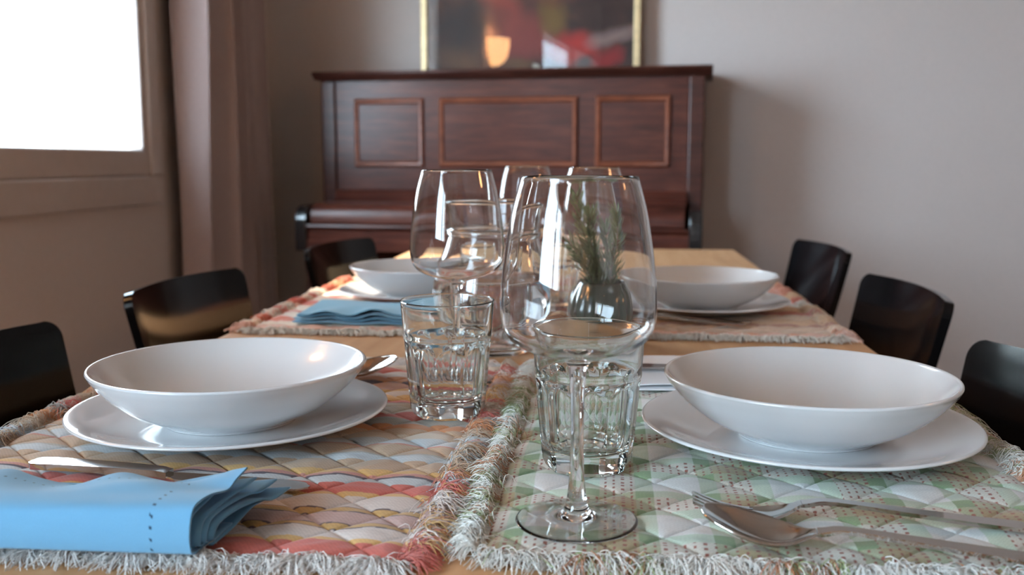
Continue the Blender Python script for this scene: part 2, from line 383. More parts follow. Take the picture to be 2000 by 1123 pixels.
# two amber uplight wall lamps facing each other across the room
def sconce(x, y, z, sgn, label):
    t = thing('wall_lamp', label, 'wall lamp', (x, y, z), 0 if sgn > 0 else math.pi, 'amber uplight wall lamps')
    prof = smoothprof([(.010, -.098), (.055, -.085), (.095, -.045), (.115, .01), (.12, .085)], 5)
    V = []; F = []; seg = 24
    for r, zz in prof:
        for j in range(seg + 1):
            a = -math.pi / 2 + math.pi * j / seg; V.append((r * math.cos(a) + .012, r * math.sin(a), zz))
    P = np.array(V).reshape(len(prof), seg + 1, 3)
    link('lamp_shade', MB().shell(P, .004).mesh('lamp_shade'), 'sconce_glass', t)
    boxobj('wall_plate', 0, .012, -.075, .075, -.105, .07, 'brass', t, .003)
    b = MB().lathe([(0, -.045), (.018, -.04), (.024, -.015), (.016, .01), (0, .018)], 16).move((.055, 0, 0))
    link('bulb', b.mesh('bulb'), 'sconce_glass', t)
    l = bpy.data.lights.new('lamp_glow', 'POINT'); l.energy = 4; l.color = (1, .58, .28); l.shadow_soft_size = .03
    o = bpy.data.objects.new('lamp_glow', l); COL.objects.link(o); o.parent = t; o.location = (.06, 0, .07)
    return t
sconce(LX, .98, TZ + 1.045, 1, 'amber glass wall lamp on the window wall, seen as a glow in the picture glass')
sconce(RX, .9, TZ + 1.05, -1, 'amber glass wall lamp on the plain wall opposite the windows')

# outside: pale paving and the neighbouring house glimpsed at the window's left edge
struct('ground', MB().box(-60, LX - .4, -30, 60, -3.2, -3.0), 'asphalt')
hs = thing('neighbouring_house', 'pale rendered house with parapet outside the window', 'house', (-12, 13, -3.0))
link('facade', MB().box(-4, 4, -6, 4.6, 0, 4.6).box(-4, 4, -6, 3.6, 4.6, 9).mesh('facade', False), 'facade', hs)
link('parapet', MB().box(-4.1, 4.15, -6.1, 4.7, 4.55, 4.72).box(-4.1, 4.15, -6.1, 3.7, 9, 9.2).mesh('parapet', False), 'white_trim', hs)
for yy in (-4, -1, 1.6):
    for zz in (1.2, 5.6):
        f = boxobj('house_window', 4, 4.06, yy, yy + 1.1, zz, zz + 1.5, 'white_trim', hs)
        boxobj('house_pane', 4.06, 4.08, yy + .08, yy + 1.02, zz + .08, zz + 1.42, 'dark_glass', f)

# ------------------------------------------------------------------ upright piano
pn = thing('upright_piano', 'dark mahogany upright piano with three framed panels against the far wall', 'piano', (PX, PY, 0), TH)
# local frame: x along the width, -y towards the viewer
PW = 1.435; zt = TZ
def pbox(name, u0, u1, v0, v1, z0, z1, m, bw=.003, parent=pn, label=None):
    return boxobj(name, u0, u1, -v1, -v0, z0, z1, m, parent, bw, label=label)
pbox('side_panel', 0, .055, -.31, 0.004, 0, zt + .525, 'mahogany_dark', .006)
pbox('side_panel', PW - .055, PW, -.31, 0.004, 0, zt + .525, 'mahogany_dark', .006)
pbox('upper_panel', .0555, PW - .0555, -.06, -.008, zt + .1, zt + .5245, 'mahogany', .002)
pbox('back_board', .0555, PW - .0555, -.31, -.27, .1, zt + .52, 'mahogany_dark', .002)
pbox('lower_panel', .0555, PW - .0555, -.06, -.02, .1, zt - .1, 'mahogany', .002)
pbox('bottom_rail', .0555, PW - .0555, -.1, .0, 0.02, .1, 'mahogany_dark', .004)
for u0, u1 in ((.128, .404), (.462, .985), (1.048, 1.318)):          # framed fields of the upper panel
    fm = pbox('panel_field', u0 + .02, u1 - .02, -.008, -.003, zt + .222, zt + .435, 'mahogany', .001)
    a0, a1, b0, b1 = u0, u1, zt + .2, zt + .457
    mo = MB(); prof = [(0, 0), (.003, .008), (.009, .0125), (.016, .011), (.021, .004), (.024, 0)]
    V = []; 
    for d, h in prof:
        V += [(a0 + d, -(-.008 + h), b0 + d), (a1 - d, -(-.008 + h), b0 + d), (a1 - d, -(-.008 + h), b1 - d), (a0 + d, -(-.008 + h), b1 - d)]
    F = []
    for i in range(len(prof) - 1):
        for j in range(4): F.append((i * 4 + j, i * 4 + (j + 1) % 4, (i + 1) * 4 + (j + 1) % 4, (i + 1) * 4 + j))
    F.append((20, 23, 19 + 4 - 4, 16)) if False else None
    mo.add(V, F); link('panel_moulding', mo.mesh('panel_moulding', True, 40), 'mahogany_trim', pn)
# lid with a stepped, rounded edge
def extrude_u(prof, u0, u1):
    mb = MB(); V = []
    for u in (u0, u1): V += [(u, -v, z_) for v, z_ in prof]
    k = len(prof); F = [(i, (i + 1) % k, k + (i + 1) % k, k + i) for i in range(k)]
    F.append(tuple(range(k))[::-1]); F.append(tuple(range(k, 2 * k))); return mb.add(V, F)
lidp = [(-.325, zt + .526), (.018, zt + .526), (.024, zt + .530), (.026, zt + .536), (.036, zt + .539), (.043, zt + .545), (.043, zt + .551), (.037, zt + .556), (-.325, zt + .556)]
o = link('lid', extrude_u(lidp, -.022, PW + .026).mesh('lid', True, 40), 'mahogany_dark', pn); bevel(o, .003, 2)
# closed keyboard lid: hollow rest below the panel, flat top, rounded nose
kp = [(-.02, zt + .118), (.0, zt + .116), (.012, zt + .108), (.02, zt + .095), (.028, zt + .085), (.045, zt + .08), (.05, zt + .074), (.20, zt + .073), (.225, zt + .070), (.245, zt + .061), (.257, zt + .046), (.262, zt + .028), (.262, zt + .004), (.258, zt - .002), (-.02, zt - .002)]
link('keyboard_lid', extrude_u(kp, .0555, PW - .0555).mesh('keyboard_lid', True, 30), 'mahogany', pn)
kb = [(-.02, zt - .003), (.266, zt - .003), (.268, zt - .010), (.262, zt - .016), (.255, zt - .024), (.255, zt - .055), (.262, zt - .062), (.262, zt - .096), (-.02, zt - .096)]
link('key_slip', extrude_u(kb, .040, PW - .040).mesh('key_slip', True, 30), 'mahogany', pn)
ck = [(.0, zt + .066), (.22, zt + .064), (.245, zt + .055), (.262, zt + .035), (.268, zt + .01), (.268, zt - .097), (.0, zt - .097)]
for u0, u1 in ((-.004, .0395), (PW - .0395, PW + .004)):
    o = link('key_cheek', extrude_u(ck, u0, u1).mesh('key_cheek', True, 30), 'black_lac', pn, label='near-black rounded end block beside the keyboard'); bevel(o, .004, 2)
for u in (.05, PW - .05):
    lg = MB().lathe([(0, 0), (.03, 0), (.034, .03), (.024, .06), (.028, .2), (.034, .45), (.027, .55), (.036, .60), (.036, zt - .098), (0, zt - .098)], 20).move((u, -.22, 0))
    link('leg', lg.mesh('piano_leg', True, 40), 'mahogany_dark', pn)
for u in (.62, .72, .82): 
    link('pedal', MB().box(u - .012, u + .012, -.09, .02, .04, .052).mesh('pedal'), 'brass', pn)

# ------------------------------------------------------------------ framed picture leaning on the piano
PU0, pw, phh = .315, .870, .68
pt = thing('framed_painting', 'gold framed abstract painting in dark reds standing on the piano lid', 'painting', (*pf(PU0, -.28, 0)[:2], TZ + .5575), TH)
pt.rotation_euler = (R(-.6), 0, TH)
fr = MB(); fr.box(0, pw, -.012, .012, 0, .022); fr.box(0, pw, -.012, .012, phh - .026, phh)
fr.box(0, .0255, -.012, .012, .022, phh - .026); fr.box(pw - .0255, pw, -.012, .012, .022, phh - .026)
o = link('picture_frame', fr.mesh('picture_frame', True, 35), 'gold', pt); bevel(o, .003, 2)
boxobj('canvas', .0255, pw - .0255, .0, .004, .022, phh - .026, 'painting', pt)
boxobj('glass_pane', .0255, pw - .0255, -.0055, -.0035, .022, phh - .026, 'pic_pane', pt)

# ------------------------------------------------------------------ dining table
tb = thing('dining_table', 'long beech dining table laid for four', 'table', (-.09, 1.37, 0))
boxobj('table_top', -.41, .41, -1.17, 1.16, TZ - .035, TZ, 'table_wood', tb, .004)
boxobj('apron', -.36, .36, -1.10, -1.08, TZ - .11, TZ - .035, 'table_wood', tb, .002)
boxobj('apron', -.36, .36, 1.08, 1.10, TZ - .11, TZ - .035, 'table_wood', tb, .002)
boxobj('apron', -.37, -.35, -1.08, 1.08, TZ - .11, TZ - .035, 'table_wood', tb, .002)
boxobj('apron', .35, .37, -1.08, 1.08, TZ - .11, TZ - .035, 'table_wood', tb, .002)
for sx in (-1, 1):
    for sy in (-.87, .55): boxobj('leg', sx * .355 - .03, sx * .355 + .03, sy - .03, sy + .03, 0, TZ - .036, 'table_wood', tb, .004)

# ------------------------------------------------------------------ black shell chairs
def make_chair(label):
    """origin under the middle of the backrest top; +x looks from the back to the front of the seat"""
    t = thing('dining_chair', label, 'chair', group='black gloss dining chairs round the table')
    W, zb, ztp = .37, .475, .780; nu, nv = 33, 26
    vs = np.concatenate([np.linspace(0, .84, 12), .84 + .16 * np.sin(np.linspace(0, np.pi / 2, 15)[1:])]); nv = len(vs)
    P = np.zeros((nv, nu, 3))
    for i, v in enumerate(vs):
        hgt = ztp - zb; rc = .022; top = (1 - v) * hgt
        ins = rc - math.sqrt(max(rc * rc - (rc - min(top, rc)) ** 2, 0)) if top < rc else 0
        hw = W / 2 - ins - .02 * (1 - v)
        for j in range(nu):
            s = -1 + 2 * j / (nu - 1); yy = s * hw
            x = .032 * (yy / .2) ** 2 + .23 * (1 - v) * hgt + .02 * (1 - v) ** 3
            P[i, j] = (x - .0, yy, zb + v * hgt + .003 * (1 - (yy / .2) ** 2) * v)
    link('backrest', MB().shell(P, .013).mesh('backrest', True, 50), 'black', t)
    S = np.zeros((16, 25, 3))
    for i in range(16):
        a = i / 15
        for j in range(25):
            s = -1 + 2 * j / 24
            hw = .188 - .022 * max(0, (a - .8) / .2) ** 2; yy = s * hw
            S[i, j] = (.095 + .39 * a, yy, .462 + .018 * (1 - a) ** 3 - .012 * math.sin(math.pi * a) + .012 * s * s - .025 * max(0, a - .85) * 4 * .5)
    link('seat', MB().shell(S[:, ::-1], .014).mesh('seat', True, 50), 'black', t)
    for sx, sy in ((.13, -1), (.13, 1), (.43, -1), (.43, 1)):
        lg = MB().tube([(sx + .02 * (1 if sx < .2 else -1), sy * .14, .447), (sx, sy * .165, .43), (sx - .03 * (1 if sx < .2 else -1), sy * .195, .004)], .0095, 10)
        link('leg', lg.mesh('chair_leg', True, 50), 'chrome', t)
    return t
c0 = None
def place(p_far, p_near, side, label):
    """p_far/p_near: the two top corners of the backrest (table coordinates)"""
    global c0
    a = np.array(p_far); b = np.array(p_near); mid = (a + b) / 2; d = b - a; d = d / np.linalg.norm(d)
    if side == 'right': rz = math.atan2(d[1], d[0]) - math.pi / 2; rz = math.atan2(-d[0], d[1]);   # local +x to -X world
    ax = np.array([d[1], -d[0]])
    if (side == 'right' and ax[0] > 0) or (side == 'left' and ax[0] < 0): ax = -ax
    rz = math.atan2(ax[1], ax[0]); loc = (mid[0] - ax[0] * .032, mid[1] - ax[1] * .032, 0)
    if c0 is None: c0 = make_chair(label); c0.location = loc; c0.rotation_euler = (0, 0, rz)
    else: dup(c0, label, loc, rz)
place((-.667, 1.724), (-.701, 1.355), 'left', 'black gloss chair on the window side, middle of its row')
place((-.674, 1.128), (-.675, .758), 'left', 'black gloss chair on the window side, nearest the viewer')
place((-.598, 2.442), (-.657, 2.077), 'left', 'black gloss chair on the window side, nearest the piano')
place((.461, 2.487), (.504, 2.119), 'right', 'black gloss chair on the plain-wall side, nearest the piano')
place((.443, 1.747), (.464, 1.378), 'right', 'black gloss chair on the plain-wall side, middle of its row')
place((.401, 1.110), (.455, .745), 'right', 'black gloss chair on the plain-wall side, nearest the viewer')

# ------------------------------------------------------------------ quilted placemats with fringes
def stripes_cols(ys, table, jitter=None):
    out = np.zeros((len(ys), 3)); 
    for i, yv in enumerate(ys):
        c = table[-1][1]
        for lim, col in table:
            if yv < lim: c = col; break
        out[i] = c
    return out
RED, YEL, WHT, OCH, MAU = (.56, .15, .12), (.66, .42, .17), (.63, .56, .52), (.55, .35, .14), (.50, .35, .32)
TAN, LBL, DRK, PNK, CRM, GRY, ORA = (.50, .36, .25), (.52, .56, .58), (.12, .09, .11), (.56, .26, .21), (.57, .47, .37), (.42, .40, .36), (.58, .26, .12)
S_NL = [(.5352, RED), (.5400, YEL), (.5555, WHT), (.5568, DRK), (.5630, OCH), (.5642, DRK), (.5800, MAU), (.5812, DRK), (.5885, OCH), (.5898, DRK), (.6127, WHT),
        (.6196, YEL), (.6392, RED), (.6500, LBL), (.6530, DRK), (.6585, PNK), (.6685, YEL), (.6910, TAN), (.703, LBL), (.706, GRY), (.7285, TAN), (.7310, PNK), (.748, LBL), (.762, CRM),
        (.7750, TAN), (.7905, ORA), (.8080, GRY), (.828, RED), (.846, CRM), (.858, TAN), (.8602, DRK), (.873, RED), (.892, YEL), (.906, WHT), (.915, OCH), (.94, MAU), (.95, DRK), (.97, ORA), (.99, WHT), (1.01, RED), (2, CRM)]
def shift(tab, d, k=1.0): return [(a * k + d, c) for a, c in tab]
S_FL = shift([(.02, (.72, .42, .30)), (.05, (.80, .66, .52)), (.09, (.70, .22, .14)), (.13, (.80, .70, .60)), (.15, (.62, .16, .12)), (.19, (.82, .70, .58)), (.21, (.70, .30, .16)), (.25, (.66, .18, .13)), (.29, (.78, .60, .46)), (.31, (.55, .15, .12)), (.37, (.8, .7, .6)), (.42, (.66, .22, .14)), (.48, (.78, .5, .3)), (2, (.7, .3, .2))], 1.25)
S_FR = shift([(.025, (.62, .40, .32)), (.035, (.60, .30, .20)), (.05, (.5, .36, .26)), (.09, (.60, .44, .32)), (.105, (.42, .22, .16)), (.15, (.62, .42, .26)), (.19, (.66, .50, .36)), (.22, (.50, .18, .13)), (.27, (.62, .42, .26)), (.30, (.7, .62, .54)), (.34, (.58, .2, .14)), (.40, (.62, .44, .28)), (2, (.55, .24, .16))], 1.235)

def col_stripes(tab, seed):
    r = np.random.default_rng(seed); a = r.uniform(0, 6, 6)
    def f(X, Y):
        Yw = Y + .0007 * np.sin(X * 60 + a[0]) + .0005 * np.sin(X * 143 + a[1])
        lim = np.array([t[0] for t in tab]); cols = np.array([t[1] for t in tab])
        i = np.searchsorted(lim, Yw.ravel()); i = np.clip(i, 0, len(tab) - 1)
        C = cols[i].reshape(*X.shape, 3)
        tw = .93 + .07 * np.sign(np.sin((X * 1.0 + Y * .8) * 2200))      # twill
        return C * tw[..., None]
    return f
def col_check(X, Y):
    """green gingham with rows of little brown-red stitches"""
    px, py = .0805, .0755
    fx = ((X - .0078) / px + .5) % 1.0 - .5; fy = ((Y - .617) / py + .5) % 1.0 - .5       # 0 = middle of the dotted bands
    ax, ay = np.abs(fx), np.abs(fy)
    def band(a): return np.where(a < .15, 0, np.where(a < .30, 1, np.where(a < .42, 2, 1 + 1 * (a > .42))))
    bx, by = band(ax), band(ay)
    W_, G_, D_ = np.array((.62, .62, .61)), np.array((.25, .32, .20)), np.array((.46, .41, .30))
    tabx = np.stack([D_, G_, W_]); 
    C = .5 * (tabx[bx] + tabx[by])
    C = np.where(((bx == 2) & (by == 2))[..., None], W_, C)
    C = np.where((((bx == 1) & (by == 2)) | ((bx == 2) & (by == 1)))[..., None], np.array((.46, .53, .43)), C)
    C = np.where(((bx == 1) & (by == 1))[..., None], np.array((.22, .30, .17)), C)
    C = np.where(((bx == 0) & (by == 0))[..., None], np.array((.36, .29, .17)), C)
    # stitches
    sx, sy = .0058, .0052
    jx = (X / sx); jy = (Y / sy)
    dx = np.abs(jx - np.round(jx)) * sx
    colp = np.round(jx).astype(int) % 2
    jy2 = jy + .5 * colp; dy = np.abs(jy2 - np.round(jy2)) * sy
    m = ((bx == 0) | (by == 0)) & (dx < .0009) & (dy < .0012)
    C = np.where(m[..., None], np.array((.27, .10, .075)), C)
    return C * (.95 + .05 * np.sign(np.sin(X * 2500) * np.sin(Y * 2500)))[..., None]

def quilt_h(X, Y, u0, v0, step, puff):
    u = (X + Y - u0) / step; v = (X - Y - v0) / step
    du = np.abs(u - np.round(u)) * step * .7071; dv = np.abs(v - np.round(v)) * step * .7071
    h = (1 - np.exp(-du / .0060)) * (1 - np.exp(-dv / .0060))
    wr = .0006 * np.sin(X * 170 + 3 * np.sin(Y * 90)) * np.sin(Y * 230 + 2 * np.sin(X * 60))
    g = np.minimum(du, dv); groove = -.0012 * np.exp(-(g / .0009) ** 2)
    return puff * h + wr * h + groove

def placemat(label, x0, x1, y0, y1, colf, res, seed, base, puff, fringe_white, sidecol, uv=(.439, -.769)):
    cx, cy = (x0 + x1) / 2, (y0 + y1) / 2
    t = thing('placemat', label, 'placemat', (cx, cy, TZ), 0, 'quilted fringed placemats')
    nx, ny = int((x1 - x0) / res) + 1, int((y1 - y0) / res) + 1
    xs = np.linspace(x0, x1, nx); ysv = np.linspace(y0, y1, ny); X, Y = np.meshgrid(xs, ysv)
    ex = np.minimum(X - x0, x1 - X); ey = np.minimum(Y - y0, y1 - Y); e = np.minimum(ex, ey)
    edge = np.clip(e / .012, 0, 1) ** .6
    H = .0022 + edge * (.0014 + quilt_h(X, Y, uv[0], uv[1], .0505, puff))
    r = np.random.default_rng(seed)
    Xw = X + .0015 * np.sin(Y * 31 + seed) * np.clip(1 - ex / .05, 0, 1); Yw = Y + .0015 * np.sin(X * 37 + seed) * np.clip(1 - ey / .05, 0, 1)
    Vt = np.stack([Xw - cx, Yw - cy, H], -1).reshape(-1, 3); n = nx * ny
    C = np.clip(colf(X, Y), 0, 1).reshape(-1, 3)
    # stitched seams keep the colour, only a thread line a bit darker than the cloth
    idx = np.arange(n).reshape(ny, nx)
    me = bpy.data.meshes.new('quilted_cloth')
    ring = np.concatenate([idx[0, :], idx[1:, -1], idx[-1, -2::-1], idx[-2:0:-1, 0]]); k = len(ring)
    Vb = Vt[ring].copy(); Vb[:, 2] = .0002
    V = np.concatenate([Vt, Vb]); Cc = np.concatenate([C, C[ring]])
    quads = np.stack([idx[:-1, :-1].ravel(), idx[:-1, 1:].ravel(), idx[1:, 1:].ravel(), idx[1:, :-1].ravel()], 1)
    rb = np.arange(k) + n; q2 = np.stack([np.roll(ring, -1), ring, rb, np.roll(rb, -1)], 1)
    Q = np.concatenate([quads, q2]).astype(np.int32)
    me.vertices.add(len(V)); me.vertices.foreach_set('co', V.astype(np.float32).ravel())
    me.loops.add(Q.size); me.loops.foreach_set('vertex_index', Q.ravel())
    me.polygons.add(len(Q)); me.polygons.foreach_set('loop_start', np.arange(0, Q.size, 4, dtype=np.int32)); 
    me.update(calc_edges=True); me.validate()
    at = me.color_attributes.new('Col', 'FLOAT_COLOR', 'POINT'); at.data.foreach_set('color', np.concatenate([Cc, np.ones((len(Cc), 1))], 1).astype(np.float32).ravel())
    me.polygons.foreach_set('use_smooth', np.ones(len(me.polygons), bool))
    link('quilted_cloth', me, 'mat_cloth', t)
    # fringe: bunches of loose cotton threads on all four edges
    VV = []; FF = []; CC = []; nn = 0
    K = 7
    def thread(p, d, ln, col, lift, curl, rad, side):
        nonlocal nn
        sgn = r.choice([-1, 1]); a0 = r.normal(0, .35); pts = []
        q = np.array(p, float); dirv = d * math.cos(a0) + side * math.sin(a0); 
        for i in range(K):
            s = i / (K - 1)
            pts.append(q.copy())
            ang = curl * sgn / (K - 1); c_, s_ = math.cos(ang), math.sin(ang)
            dirv = np.array([dirv[0] * c_ - dirv[1] * s_, dirv[0] * s_ + dirv[1] * c_, 0])
            q = q + dirv * ln / (K - 1)
            zt_ = p[2] * (1 - s) + lift * math.sin(math.pi * min(1, s * 1.15)) + .0009
            q[2] = max(.0006, zt_ + r.normal(0, .0005))
        pts = np.array(pts); tn = np.gradient(pts, axis=0); tn /= np.linalg.norm(tn, axis=1, keepdims=True) + 1e-9
        a = np.cross(tn, [0, 0, 1]); a /= np.linalg.norm(a, axis=1, keepdims=True) + 1e-9; b_ = np.cross(tn, a)
        for w_ in range(3):
            an = 2 * math.pi * w_ / 3; VV.append(pts + (a * math.cos(an) + b_ * math.sin(an)) * rad)
        for i in range(K - 1):
            for w_ in range(3):
                w2 = (w_ + 1) % 3; FF.append((nn + w_ * K + i, nn + w2 * K + i, nn + w2 * K + i + 1, nn + w_ * K + i + 1))
        CC.append(np.broadcast_to(np.clip(np.array(col) * r.uniform(.88, 1.1), 0, 1), (3 * K, 3))); nn += 3 * K
    dens = 1.0 if res < .0015 else .45
    rad = .00030 if res < .0015 else .0006
    def run(a, b, d, colfun, length, lift, per):
        a = np.array(a, float); b = np.array(b, float); L = np.linalg.norm(b - a); e2 = (b - a) / L; pos = 0
        side = np.array([e2[0], e2[1], 0]); d3 = np.array([d[0], d[1], 0.])
        while pos < L:
            wdt = r.uniform(.005, .011); cpos = pos + wdt / 2; tl = length * r.uniform(.75, 1.2); tcurl = r.normal(0, .5); tl_lift = lift * r.uniform(.6, 1.6)
            drift = r.normal(0, .003)
            for _ in range(int(per * dens * wdt / .008)):
                s0 = pos + r.uniform(0, wdt); p = a + e2 * min(s0, L); pull = (cpos - s0) * .8 + drift
                dd = d3 + side * (pull / length); dd /= np.linalg.norm(dd)
                col = colfun(p)
                thread((p[0] - d[0] * .003 - cx, p[1] - d[1] * .003 - cy, r.uniform(.0008, .0035)), dd, tl * r.uniform(.6, 1.1), col, tl_lift * r.uniform(.3, 1.3), tcurl + r.normal(0, .8), rad, side)
            pos += wdt * r.uniform(.8, 1.0)
    run((x0, y0), (x1, y0), (0, -1), lambda p: fringe_white(p, r), base, .004, 44)
    run((x0, y1), (x1, y1), (0, 1), lambda p: fringe_white(p, r), base, .004, 30)
    run((x1, y0), (x1, y1), (1, 0), lambda p: sidecol(p, r), base * 1.1, .0055, 64)
    run((x0, y0), (x0, y1), (-1, 0), lambda p: sidecol(p, r), base * 1.1, .0055, 60)
    mb = bpy.data.meshes.new('fringe'); V = np.concatenate(VV); Q = np.array(FF, dtype=np.int32)
    mb.vertices.add(len(V)); mb.vertices.foreach_set('co', V.astype(np.float32).ravel())
    mb.loops.add(Q.size); mb.loops.foreach_set('vertex_index', Q.ravel())
    mb.polygons.add(len(Q)); mb.polygons.foreach_set('loop_start', np.arange(0, Q.size, 4, dtype=np.int32))
    mb.update(calc_edges=True); mb.validate(); Cc = np.concatenate(CC)
    at = mb.color_attributes.new('Col', 'FLOAT_COLOR', 'POINT'); at.data.foreach_set('color', np.concatenate([Cc, np.ones((len(Cc), 1))], 1).astype(np.float32).ravel())
    mb.polygons.foreach_set('use_smooth', np.ones(len(mb.polygons), bool))
    link('fringe', mb, 'fringe', t, kind='stuff', label='loose cotton threads along the edges')
    return t
def f_white(p, r): return (.80, .77, .74)
def f_green_mix(p, r):
    ph = (p[0] * 19.0 + .4 * math.sin(p[0] * 57) + r.normal(0, .05)) % 1.0
    return (.80, .78, .74) if ph < .5 else ((.52, .22, .10) if ph < .66 else ((.36, .44, .20) if ph < .84 else (.78, .77, .72)))
def side_from(tab, boost=1.15):
    lim = [a for a, c in tab]; cols = [c for a, c in tab]
    def f(p, r):
        i = int(np.searchsorted(lim, p[1] + r.normal(0, .002))); c = cols[min(i, len(cols) - 1)]
        if c == DRK: c = ORA
        return tuple(min(1, q * boost) for q in c)
    return f
def side_green(p, r):
    ph = (p[1] * 17.0 + .2 + .45 * math.sin(p[1] * 41) + r.normal(0, .07)) % 1.0
    return (.80, .79, .74) if ph < .52 else ((.40, .45, .26) if ph < .78 else ((.74, .70, .6) if ph < .9 else (.55, .26, .14)))
PM1 = placemat('quilted placemat with red, ochre and cream stripes under the blue napkin, near left', -.475, -.114, .513, 1.035, col_stripes(S_NL, 1), .0009, 1, .026, .0030, f_white, side_from(S_NL))
PM2 = placemat('quilted green and white checked placemat with tiny brown stitches, near right', -.0725, .292, .531, 1.045, col_check, .0008, 2, .026, .0030, f_green_mix, side_green, (.4955 + .0505 * 3, -.5785))
PM3 = placemat('quilted orange striped placemat on the far window side, lying in the sun patch', -.478, -.120, 1.238, 1.79, col_stripes(S_FL, 3), .0025, 3, .024, .0030, lambda p, r: (.72, .64, .54), side_from(S_FL))
PM4 = placemat('quilted brown striped placemat on the far side by the plain wall', -.062, .292, 1.245, 1.74, col_stripes(S_FR, 5), .0025, 5, .024, .0030, lambda p, r: (.70, .64, .56), side_from(S_FR))
MT = TZ + .0066            # level things rest on over a mat

# ------------------------------------------------------------------ crockery
def make_plate():
    out = [(0, .0015), (.060, .0015), (.066, .0), (.072, .0), (.080, .0035), (.105, .0105), (.121, .0158), (.1272, .0178), (.1292, .0190), (.1296, .0203), (.1286, .0213), (.1262, .0212), (.118, .0186), (.104, .0132), (.088, .0092), (.070, .0070), (.050, .0063), (.02, .0062), (0, .0062)]
    p = smoothprof(out, 4)
    t = link('dinner_plate', MB().lathe([(r, z * .83) for r, z in p], 128).mesh('dinner_plate'), 'ceramic'); return t
def make_bowl():
    out = [(0, .0025), (.048, .0025), (.0495, .0), (.0545, .0), (.0565, .0025), (.066, .0075), (.083, .0175), (.099, .0325), (.1085, .0455), (.1115, .0510), (.1122, .0530), (.1112, .0545), (.1092, .0540), (.1070, .0505), (.0965, .0360), (.080, .0215), (.062, .0115), (.048, .0080), (0, .0068)]
    p = smoothprof(out, 4)
    return link('pasta_bowl', MB().lathe([(r, z * .888) for r, z in p], 128).mesh('pasta_bowl'), 'ceramic')
spots = [(-.3127, .7716, 'near left, on the red and cream striped mat'), (.1578, .7726, 'near right, on the green checked mat'),
         (-.3005, 1.5358, 'far left, on the orange mat in the sun'), (.1364, 1.4524, 'far right, on the brown mat')]
pl0 = make_plate(); bw0 = make_bowl()
for i, (x, y, s) in enumerate(spots):
    a = pl0 if i == 0 else pl0.copy(); b = bw0 if i == 0 else bw0.copy()
    if i: COL.objects.link(a); COL.objects.link(b)
    a.location = (x, y, MT); b.location = (x, y, MT + .0054)
    tag(a, 'white glazed dinner plate ' + s, 'plate', 'white dinner plates'); tag(b, 'deep white glazed bowl on its plate, ' + s, 'bowl', 'white pasta bowls')

# ------------------------------------------------------------------ stemware and tumblers
def wineglass_mesh():
    o = [(.0386, .0006), (.0390, .0011), (.0386, .0016), (.0360, .0021), (.030, .0028), (.024, .0035), (.018, .0043), (.0125, .0056), (.0088, .0080), (.0068, .0130), (.0053, .024), (.0044, .038), (.0041, .058), (.0043, .078), (.0050, .092), (.0062, .1000), (.0095, .1045), (.0200, .1080), (.0330, .1122), (.0420, .1178), (.0468, .1255), (.0485, .1360), (.0483, .1460), (.0474, .1580), (.0450, .1770), (.0412, .1990), (.0362, .2175)]
    outer = [(0, .0030), (.006, .0030), (.012, .0028), (.018, .0022), (.024, .0015), (.030, .0008), (.036, .0001), (.0376, .0001)] + smoothprof(o, 5)
    rim = [(.03605, .2184), (.0356, .2188), (.03515, .2184)]
    i_ = [(.0350, .2172), (.0400, .1990), (.0439, .1770), (.0463, .1580), (.0472, .1460), (.0474, .1360), (.0458, .1257), (.0411, .1188), (.0323, .1134), (.0195, .1094), (.0090, .1072), (0, .1064)]
    inner = smoothprof(i_, 5)
    return MB().lathe(outer + rim + inner, 96).scale(.963).mesh('wine_glass', True, 50)
wg = wineglass_mesh()
wl_ = [(-.0175, .577, MT, 'large stemmed wine glass on the green checked mat, closest to the viewer', 1.0), (-.149, .952, MT, 'stemmed wine glass behind the left tumbler, on the striped mat', 1.0),
       (-.1305, 1.55, MT, 'stemmed wine glass farthest away, behind the glass jug', 1.0), (-.0215, 1.345, MT, 'stemmed wine glass behind the rosemary pot', .99)]
w0 = None
for x, y, z, lab, s in wl_:
    o = link('wine_glass', wg) if w0 is None else w0.copy()
    if w0 is None: w0 = o; wg.materials.append(M['crystal'])
    else: COL.objects.link(o)
    o.location = (x, y, z); tag(o, lab, 'wine glass', 'stemmed wine glasses')

def tumbler_mesh():
    n = 10; Ht = .1045
    def Rr(z): return .0335 + (.0430 - .0335) * (z / Ht) ** .9
    prof = [(0, .002), (.020, .002), (.026, .0)]
    zs = [.0, .003, .006] + list(np.linspace(.009, .074, 36)) + list(np.linspace(.077, Ht - .001, 10))
    out = prof + [(1, z) for z in zs]
    def rf(i, r, z, a):
        if i < 3: return r
        R0 = Rr(z); 
        if z < .006: R0 -= (.006 - z) * .35
        ph = (a % (2 * math.pi / n)) - math.pi / n
        k = min(1, max(0, (.0745 - z) / .012)); k = k * k * (3 - 2 * k)
        # flat facets leave the round wall in arches and sit slightly proud at their ridges
        flat = (R0 * math.cos(math.pi / n) * 1.012) / math.cos(ph)
        arch = .070 - .012 * (abs(ph) / (math.pi / n)) ** 2
        ka = min(1, max(0, (arch - z) / .0035)); ka = ka * ka * (3 - 2 * ka)
        bulge = .0007 * math.exp(-((z - .0715) / .0025) ** 2)
        return (R0 - .0004) * (1 - ka) + (flat - .0006) * ka + bulge
    rim = [(.0430, Ht), (.0422, Ht + .0007), (.0414, Ht)]
    inn = smoothprof([(.0409, Ht - .002), (.0378, .075), (.0345, .045), (.0320, .026), (.0300, .0185), (.0250, .0145), (.014, .0135), (0, .0145)], 5)
    full = out + rim + inn; N0 = len(out)
    def rf2(i, r, z, a): return rf(i, r, z, a) if i < N0 else r
    return MB().lathe(full, 120, rf2).scale(.955).mesh('tumbler', True, 30)
tm = tumbler_mesh(); tm.materials.append(M['tumbler_glass']); t0 = None
